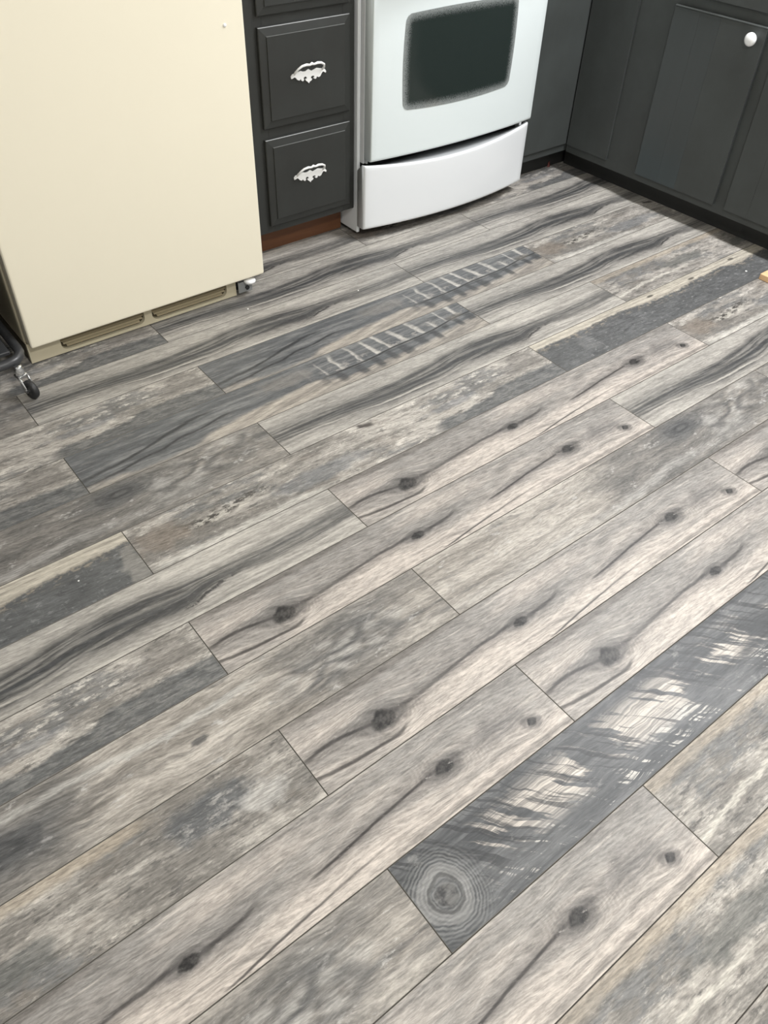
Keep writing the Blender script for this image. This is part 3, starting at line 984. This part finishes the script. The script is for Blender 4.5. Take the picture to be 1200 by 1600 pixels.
def bowed_slab(x0, x1, z_prof, y_back, nx=28, rnd=.006, sag=0.0, sag_from=9.0, zt_back=None):
    """z_prof: list of (z, ends_y, mid_y) from bottom to top; closed with a flat back"""
    bm = bmesh.new()
    xs = [x0 + (x1 - x0) * i / nx for i in range(nx + 1)]
    xs = [x0, x0 + rnd * .3, x0 + rnd] + xs[1:-1] + [x1 - rnd, x1 - rnd * .3, x1]
    pull = {0: rnd, 1: rnd * .3, len(xs) - 2: rnd * .3, len(xs) - 1: rnd}
    grid = []
    for (z, e, mm) in z_prof:
        dz = sag if z > sag_from else 0.0
        grid.append([bm.verts.new((x, bow(x, e, mm) + pull.get(i, 0), z - bow(x, 0.0, dz))) for i, x in enumerate(xs)])
    zt, zb = z_prof[-1][0], z_prof[0][0]
    backs = [[bm.verts.new((x, y_back, z)) for x in xs] for z in (zb, zt_back or zt)]
    rows = [backs[0]] + grid + [backs[1]]
    for A, B in zip(rows, rows[1:]):
        for k in range(len(xs) - 1):
            bm.faces.new((A[k], A[k + 1], B[k + 1], B[k]))
    for k in range(len(xs) - 1):
        bm.faces.new((backs[1][k], backs[1][k + 1], backs[0][k + 1], backs[0][k]))
    for e in (0, -1):
        bm.faces.new([r[e] for r in rows])
    return bm
# storage drawer: bowed front, rolled top lip and a grip recess behind the lip
sd = P(bowed_slab(1.618, 2.371, [(.030, 2.066, 2.026), (.034, 2.061, 2.017), (.040, 2.060, 2.0155), (.046, 2.060, 2.015), (.19, 2.060, 2.014), (.232, 2.060, 2.0135), (.240, 2.060, 2.0135), (.2445, 2.061, 2.014), (.247, 2.064, 2.018), (.2472, 2.067, 2.022), (.2462, 2.070, 2.025)], 2.10, sag=.021, sag_from=.2, zt_back=.222), 'storage_drawer', mat_white, rg, True)
od = P(bowed_slab(1.638, 2.376, [(.256, 2.061, 2.036), (.258, 2.057, 2.031), (.264, 2.056, 2.030), (.268, 2.056, 2.030), (.45, 2.056, 2.030), (.78, 2.056, 2.030), (.785, 2.056, 2.030), (.793, 2.06, 2.037)], 2.10, rnd=.003), 'oven_door', mat_glassw, rg, True)
# window: conforms to the bowed door, sides slightly bulged
wb = bmesh.new()
uvl = wb.loops.layers.uv.new('UVMap')
NX, NZ = 30, 18
def superell(a, b):
    # square [-1,1]^2 -> rounded, slightly barrel-shaped outline
    r = .13
    a2 = a * (1 - .028 * b * b) 
    b2 = b * (1 - .055 * a * a)
    return a2, b2
gv = []
for j in range(NZ + 1):
    rowv = []
    for i in range(NX + 1):
        a, b_ = -1 + 2 * i / NX, -1 + 2 * j / NZ
        a2, b2 = superell(a, b_)
        # round the corners
        ca, cb2 = abs(a2) - .90, abs(b2) - .82
        if ca > 0 and cb2 > 0:
            k = max(ca / .1, cb2 / .18)
            ln = math.hypot(ca / .1, cb2 / .18)
            a2 = math.copysign(.90 + ca * k / ln, a2)
            b2 = math.copysign(.82 + cb2 * k / ln, b2)
        x = 1.984 + a2 * .238
        z = .5335 + b2 * .141
        rowv.append((wb.verts.new((x, bow(x, 2.056, 2.030) - .0012, z)), (.5 + a * .5, .5 + b_ * .5)))
    gv.append(rowv)
for j in range(NZ):
    for i in range(NX):
        q4 = [gv[j][i], gv[j][i + 1], gv[j + 1][i + 1], gv[j + 1][i]]
        f = wb.faces.new([q[0] for q in q4])
        for lp, q in zip(f.loops, q4):
            lp[uvl].uv = q[1]
ow = P(wb, 'oven_window', mat_window, od, True)
ow['label'] = 'dark oven window with a dotted fading rim'
hbm = bmesh.new()
add_tube(hbm, arc_pts([(1.70, 2.05, .79), (1.70, 1.995, .79), (2.32, 1.995, .79), (2.32, 2.05, .79)], .03), .012, 12)
P(hbm, 'door_handle', mat_white, od, True)
ctp = bmesh.new()
add_box(ctp, rx0 - .001, rx1 + .001, 2.05, 2.70, .902, .922, .005)
ck = P(ctp, 'cooktop', mat_white, rg)
for bx_, by_, r_ in ((1.82, 2.22, .10), (2.2, 2.22, .08), (1.82, 2.5, .08), (2.2, 2.5, .10)):
    e = bmesh.new()
    add_lathe(e, [(r_, .921), (r_, .926), (r_ - .01, .927)], 28, 'Z', (bx_, by_, 0))
    P(e, 'burner', mat_black_glass, ck)
P(box(rx0 + .012, rx1 - .012, 2.075, 2.11, .80, .895, .006), 'control_panel', mat_white, rg)
P(box(rx0, rx1, 2.62, 2.70, .922, 1.08, .012), 'backguard', mat_white, rg)
for i in range(5):
    e = bmesh.new()
    add_lathe(e, [(.022, 2.074), (.020, 2.05), (.012, 2.048)], 18, 'Y', (1.72 + i * .14, 0, .85))
    P(e, 'knob', mat_knob, ck, True)

sd.location = (-.006, -.014, .009)
od.location = (-.006, -.014, .009)

# ------------------------------------------------------------------ corner cabinet (back run)
kc = thing('corner_cabinet', 'charcoal corner cabinet with plain panels right of the range', 'cabinet', (2.6, 2.1, 0))
ROT = -.03          # the side run stands a touch off square
def side(o):
    return o
rc = thing('base_cabinet', 'charcoal side cabinet with boarded door and round white knob', 'cabinet', (2.664, 1.80, 0), .026)
bp = bmesh.new()
add_box(bp, 2.405, 2.664, 2.094, 2.112, .080, .868)
P(bp, 'face_frame', mat_side, kc)
P(box(2.407, 2.651, 2.086, 2.094, .108, .86, .002, 1), 'filler_panel', mat_side, kc)
kb = bmesh.new()
add_box(kb, 2.405, 2.745, 2.153, 2.168, .0005, .080)
P(kb, 'toe_kick', mat_kick, kc)
P(box(2.405, 3.30, 2.165, 2.70, .082, .866), 'carcass', mat_side, kc)

# side run is modelled in a local frame: +x into the cabinet, y along the run (0 at world y = 1.80)
def S(bm, name, mat, par, smooth=False):
    return mesh_obj(name, bm, mat, par, smooth)
def lbox(x0, x1, ya, yb, z0, z1, bev=0.0):
    return box(x0, x1, ya - 1.80, yb - 1.80, z0, z1, bev, 1)
fb = bmesh.new()
def lb_add(bm, x0, x1, ya, yb, z0, z1, bev=0.0):
    add_box(bm, x0, x1, ya - 1.80, yb - 1.80, z0, z1, bev, 1)
lb_add(fb, 0, .018, .58, 2.086, .078, .112)
lb_add(fb, 0, .018, .58, 2.086, .645, .706)
lb_add(fb, 0, .018, .58, 2.086, .838, .868)
for (ya, yb) in ((1.725, 1.905), (1.335, 1.425), (.93, 1.02), (.58, .62), (2.05, 2.086)):
    lb_add(fb, .0002, .018, ya, yb, .112, .838)
S(fb, 'face_frame', mat_side, rc)
S(lbox(.02, .66, .58, 2.10, .08, .868), 'carcass', mat_side, rc)
S(lbox(.068, .083, .58, 2.14, .0005, .079), 'toe_kick', mat_kick, rc)
S(lbox(-.009, 0, 1.884, 2.081, .108, .86), 'side_panel', mat_side, rc)
def boarded_door(ya, yb, z0, z1, cuts, mats, knob):
    t = bpy.data.objects.new('door', None)
    d_ = S(lbox(-.006, 0, ya, yb, z0, z1), 'door', mat_side, rc)
    for i, (a, b_) in enumerate(zip(cuts, cuts[1:])):
        S(lbox(-.015, -.006, a + .0001, b_ - .0001, z0, z1, .0006), 'board', mats[i % len(mats)], d_)
    S(lbox(-.017, -.006, ya, yb, z1, z1 + .006, .002), 'top_edge', mat_side, d_)
    if knob:
        e = bmesh.new()
        add_lathe(e, [(.0075, -.014), (.007, -.020), (.009, -.024), (.0155, -.027), (.0195, -.033), (.0190, -.038), (.013, -.0425), (.002, -.044)], 24, 'X', (0, knob[0] - 1.80, knob[1]))
        S(e, 'knob', mat_knob, d_, True)
    bpy.data.objects.remove(t)
boarded_door(1.398, 1.738, .106, .652, (1.398, 1.562, 1.640, 1.738), (mat_side, mat_char_b, mat_char_b), (1.434, .621))
boarded_door(.985, 1.352, .106, .652, (.985, 1.08, 1.17, 1.262, 1.352), (mat_side,), (1.29, .596))
for (ya, yb) in ((1.398, 1.738), (.985, 1.352)):
    dd = S(lbox(-.015, 0, ya, yb, .690, .852, .003), 'drawer', mat_side, rc)
    e = bmesh.new()
    add_lathe(e, [(.0065, -.014), (.006, -.022), (.0125, -.029), (.0155, -.034), (.010, -.0415), (.002, -.0425)], 20, 'X', (0, (ya + yb) / 2 - 1.80, .77))
    S(e, 'knob', mat_knob, dd, True)

# L-shaped countertop over the corner
lc = bmesh.new()
out = [(2.393, 2.055), (2.632, 2.055), (2.672, .55), (3.34, .55), (3.34, 2.715), (2.393, 2.715)]
vb = [lc.verts.new((x, y, .869)) for x, y in out]
vt = [lc.verts.new((x, y, .906)) for x, y in out]
lc.faces.new(vb[::-1])
lc.faces.new(vt)
for k in range(6):
    lc.faces.new((vb[k], vb[(k + 1) % 6], vt[(k + 1) % 6], vt[k]))
bmesh.ops.bevel(lc, geom=[e for e in lc.edges if abs(e.verts[0].co.z - e.verts[1].co.z) < 1e-4], offset=.005, segments=2, affect='EDGES')
tag(mesh_obj('countertop', lc, mat_counter), 'grey L-shaped countertop over the corner and side cabinets', 'countertop')

# ------------------------------------------------------------------ rolling cart left of the freezer
ca = thing('rolling_cart', 'black tube-framed rolling cart left of the freezer', 'cart', (.15, 2.12, 0))
z = .088
loop = [(-.16, 1.872, z), (.385, 1.872, z), (.385, 2.42, z), (-.16, 2.42, z)]
pts = []
N = 4
for i in range(4):
    a, b_, c_ = Vector(loop[i - 1]), Vector(loop[i]), Vector(loop[(i + 1) % 4])
    d1, d2 = (a - b_).normalized(), (c_ - b_).normalized()
    for k in range(7):
        t_ = k / 6
        p1, p2 = b_ + d1 * .055, b_ + d2 * .055
        pts.append((p1 * (1 - t_) + b_ * t_) * (1 - t_) + (b_ * (1 - t_) + p2 * t_) * t_)
tb = bmesh.new()
add_tube(tb, pts, .0125, 14, closed=True)
P(tb, 'base_frame', mat_blackpaint, ca, True)
for ux, uy in ((-.10, 2.42), (.33, 2.42)):
    ub = bmesh.new()
    add_tube(ub, [(ux, uy, z), (ux, uy, .95)], .0115, 12)
    P(ub, 'upright', mat_blackpaint, ca, True)
P(box(-.14, .36, 1.90, 2.40, .094, .104, .002, 1), 'shelf', mat_blackpaint, ca)
P(box(-.14, .36, 2.02, 2.40, .60, .612, .002, 1), 'shelf', mat_blackpaint, ca)
bn = bmesh.new()  # unseen block added on the cart to darken the freezer side and floor
add_box(bn, -.13, .35, 1.915, 2.39, .105, .56, .02)
for f in [q for q in bn.faces if q.calc_center_median().z > .5599]:
    bmesh.ops.inset_region(bn, faces=[f], thickness=.012, depth=-.0)
    f.verts[0].co.z += 0.0
    for v in f.verts:
        v.co.z -= .05
P(bn, 'added_shade_block', mat_shade_block, ca)
tb = bmesh.new()
add_tube(tb, [(-.10, 2.42, .95), (-.10, 2.42, .96), (.33, 2.42, .96), (.33, 2.42, .95)], .0115, 12)
P(tb, 'handle', mat_blackpaint, ca, True)

def caster(cx, cy, ang):
    root = bmesh.new()
    add_lathe(root, [(.0115, .060), (.0125, .064), (.0125, .078), (.009, .084), (.009, .0885)], 18, 'Z', (0, 0, 0))
    # fork: cap plate and two curved cheeks
    for sy in (-1, 1):
        prof = [(-.010, .064), (.012, .062), (.020, .050), (.027, .034), (.030, .024), (.024, .019), (.017, .024), (.006, .046), (-.010, .056)]
        vs1 = [root.verts.new((x, sy * .0105, z_)) for x, z_ in prof]
        vs2 = [root.verts.new((x, sy * .0130, z_)) for x, z_ in prof]
        root.faces.new(vs1)
        root.faces.new(vs2[::-1])
        for k in range(len(prof)):
            k2 = (k + 1) % len(prof)
            root.faces.new((vs1[k], vs1[k2], vs2[k2], vs2[k]))
    add_box(root, -.011, .013, -.013, .013, .0605, .0645, .001, 1)
    M = Matrix.Translation((cx, cy, 0)) @ Matrix.Rotation(ang, 4, 'Z')
    root.transform(M)
    f = P(root, 'caster', mat_chrome, ca, True)
    wh = bmesh.new()
    add_lathe(wh, [(.004, -.0075), (.013, -.0070), (.0145, -.0055), (.019, -.0085), (.0235, -.0075), (.0255, -.004), (.026, 0), (.0255, .004), (.0235, .0075), (.020, .0085), (.0145, .007), (.013, .0085), (.004, .0085)], 28, 'Y', (.026, 0, .026))
    wh.transform(M)
    P(wh, 'wheel', mat_rubber, f, True)
    ax = bmesh.new()
    add_lathe(ax, [(.004, -.015), (.004, .015)], 10, 'Y', (.026, 0, .026))
    ax.transform(M)
    P(ax, 'axle', mat_chrome, f)
caster(.357, 1.850, -1.25)
caster(-.13, 1.88, -1.0)
caster(.36, 2.40, .6)
caster(-.13, 2.40, .2)

# ------------------------------------------------------------------ small things on the floor
wd = box(2.532, 2.66, 1.00, 1.082, .0003, .020, .0015, 1)
wo = mesh_obj('wood_offcut', wd, mat_pine)
tag(wo, 'pale pine offcut lying on the planks near the side cabinet', 'offcut')
rb = bmesh.new()
vv = [rb.verts.new(p) for p in ((2.632, 2.147, 0.0005), (2.652, 2.149, 0.0005), (2.646, 2.151, .022), (2.637, 2.150, .016), (2.640, 2.142, 0.0005))]
rb.faces.new((vv[0], vv[1], vv[2], vv[3]))
rb.faces.new((vv[0], vv[4], vv[3]))
rb.faces.new((vv[4], vv[1], vv[2], vv[3]))
rb.faces.new((vv[0], vv[1], vv[4]))
tag(mesh_obj('paper_scrap', rb, mat_red), 'tiny dark red scrap against the black toe kick in the corner', 'scrap')
for i, (x, y, r_, lab) in enumerate(((.205, 1.159, .0022, 'tiny white paint fleck on the dark slate plank at left'),
                                     (2.544, 1.137, .0040, 'tiny white paint fleck beside the pine offcut'),
                                     (1.393, 1.784, .0028, 'tiny white paint fleck on the planks before the range'),
                                     (1.051, 1.887, .0030, 'tiny white paint fleck below the freezer hinge corner'))):
    e = bmesh.new()
    bmesh.ops.create_icosphere(e, subdivisions=1, radius=r_)
    for v in e.verts:
        v.co = Vector((x + v.co.x * (1 + .5 * math.sin(v.co.y * 900)), y + v.co.y, max(0.0002, .0006 + v.co.z * .5)))
    tag(mesh_obj('paint_fleck', e, mat_fleck), lab, 'fleck', 'paint flecks on the floor')

# ------------------------------------------------------------------ ceiling fixture for the tubes, and a body for the added fill light
fx = thing('ceiling_light', 'white two-tube fluorescent fixture above the side counter', 'light', (2.505, .85, CEIL))
hb = bmesh.new()
add_box(hb, 2.39, 2.62, .23, 1.47, CEIL - .05, CEIL - .0005, .004)
P(hb, 'housing', mat_ceil, fx)
for tx in TUBES:
    e = bmesh.new()
    add_tube(e, [(tx, .26, CEIL - .068), (tx, 1.44, CEIL - .068)], .013, 12)
    P(e, 'tube', mat_tube, fx, True)
gl = thing('fill_lamp', 'added fill lamp, a round frosted globe unseen behind the photographer', 'light', (.45, -.45, CEIL))  # body for the added fill light
e = bmesh.new()
add_lathe(e, [(.05, -.0005), (.15, -.001), (.155, -.02), (.15, -.03)], 28, 'Z', (.45, -.45, CEIL))
P(e, 'base', mat_ceil, gl, True)
e = bmesh.new()
add_lathe(e, [(.145, -.03), (.14, -.06), (.11, -.10), (.06, -.125), (.01, -.132)], 28, 'Z', (.45, -.45, CEIL))
P(e, 'shade', mat_tube, gl, True)
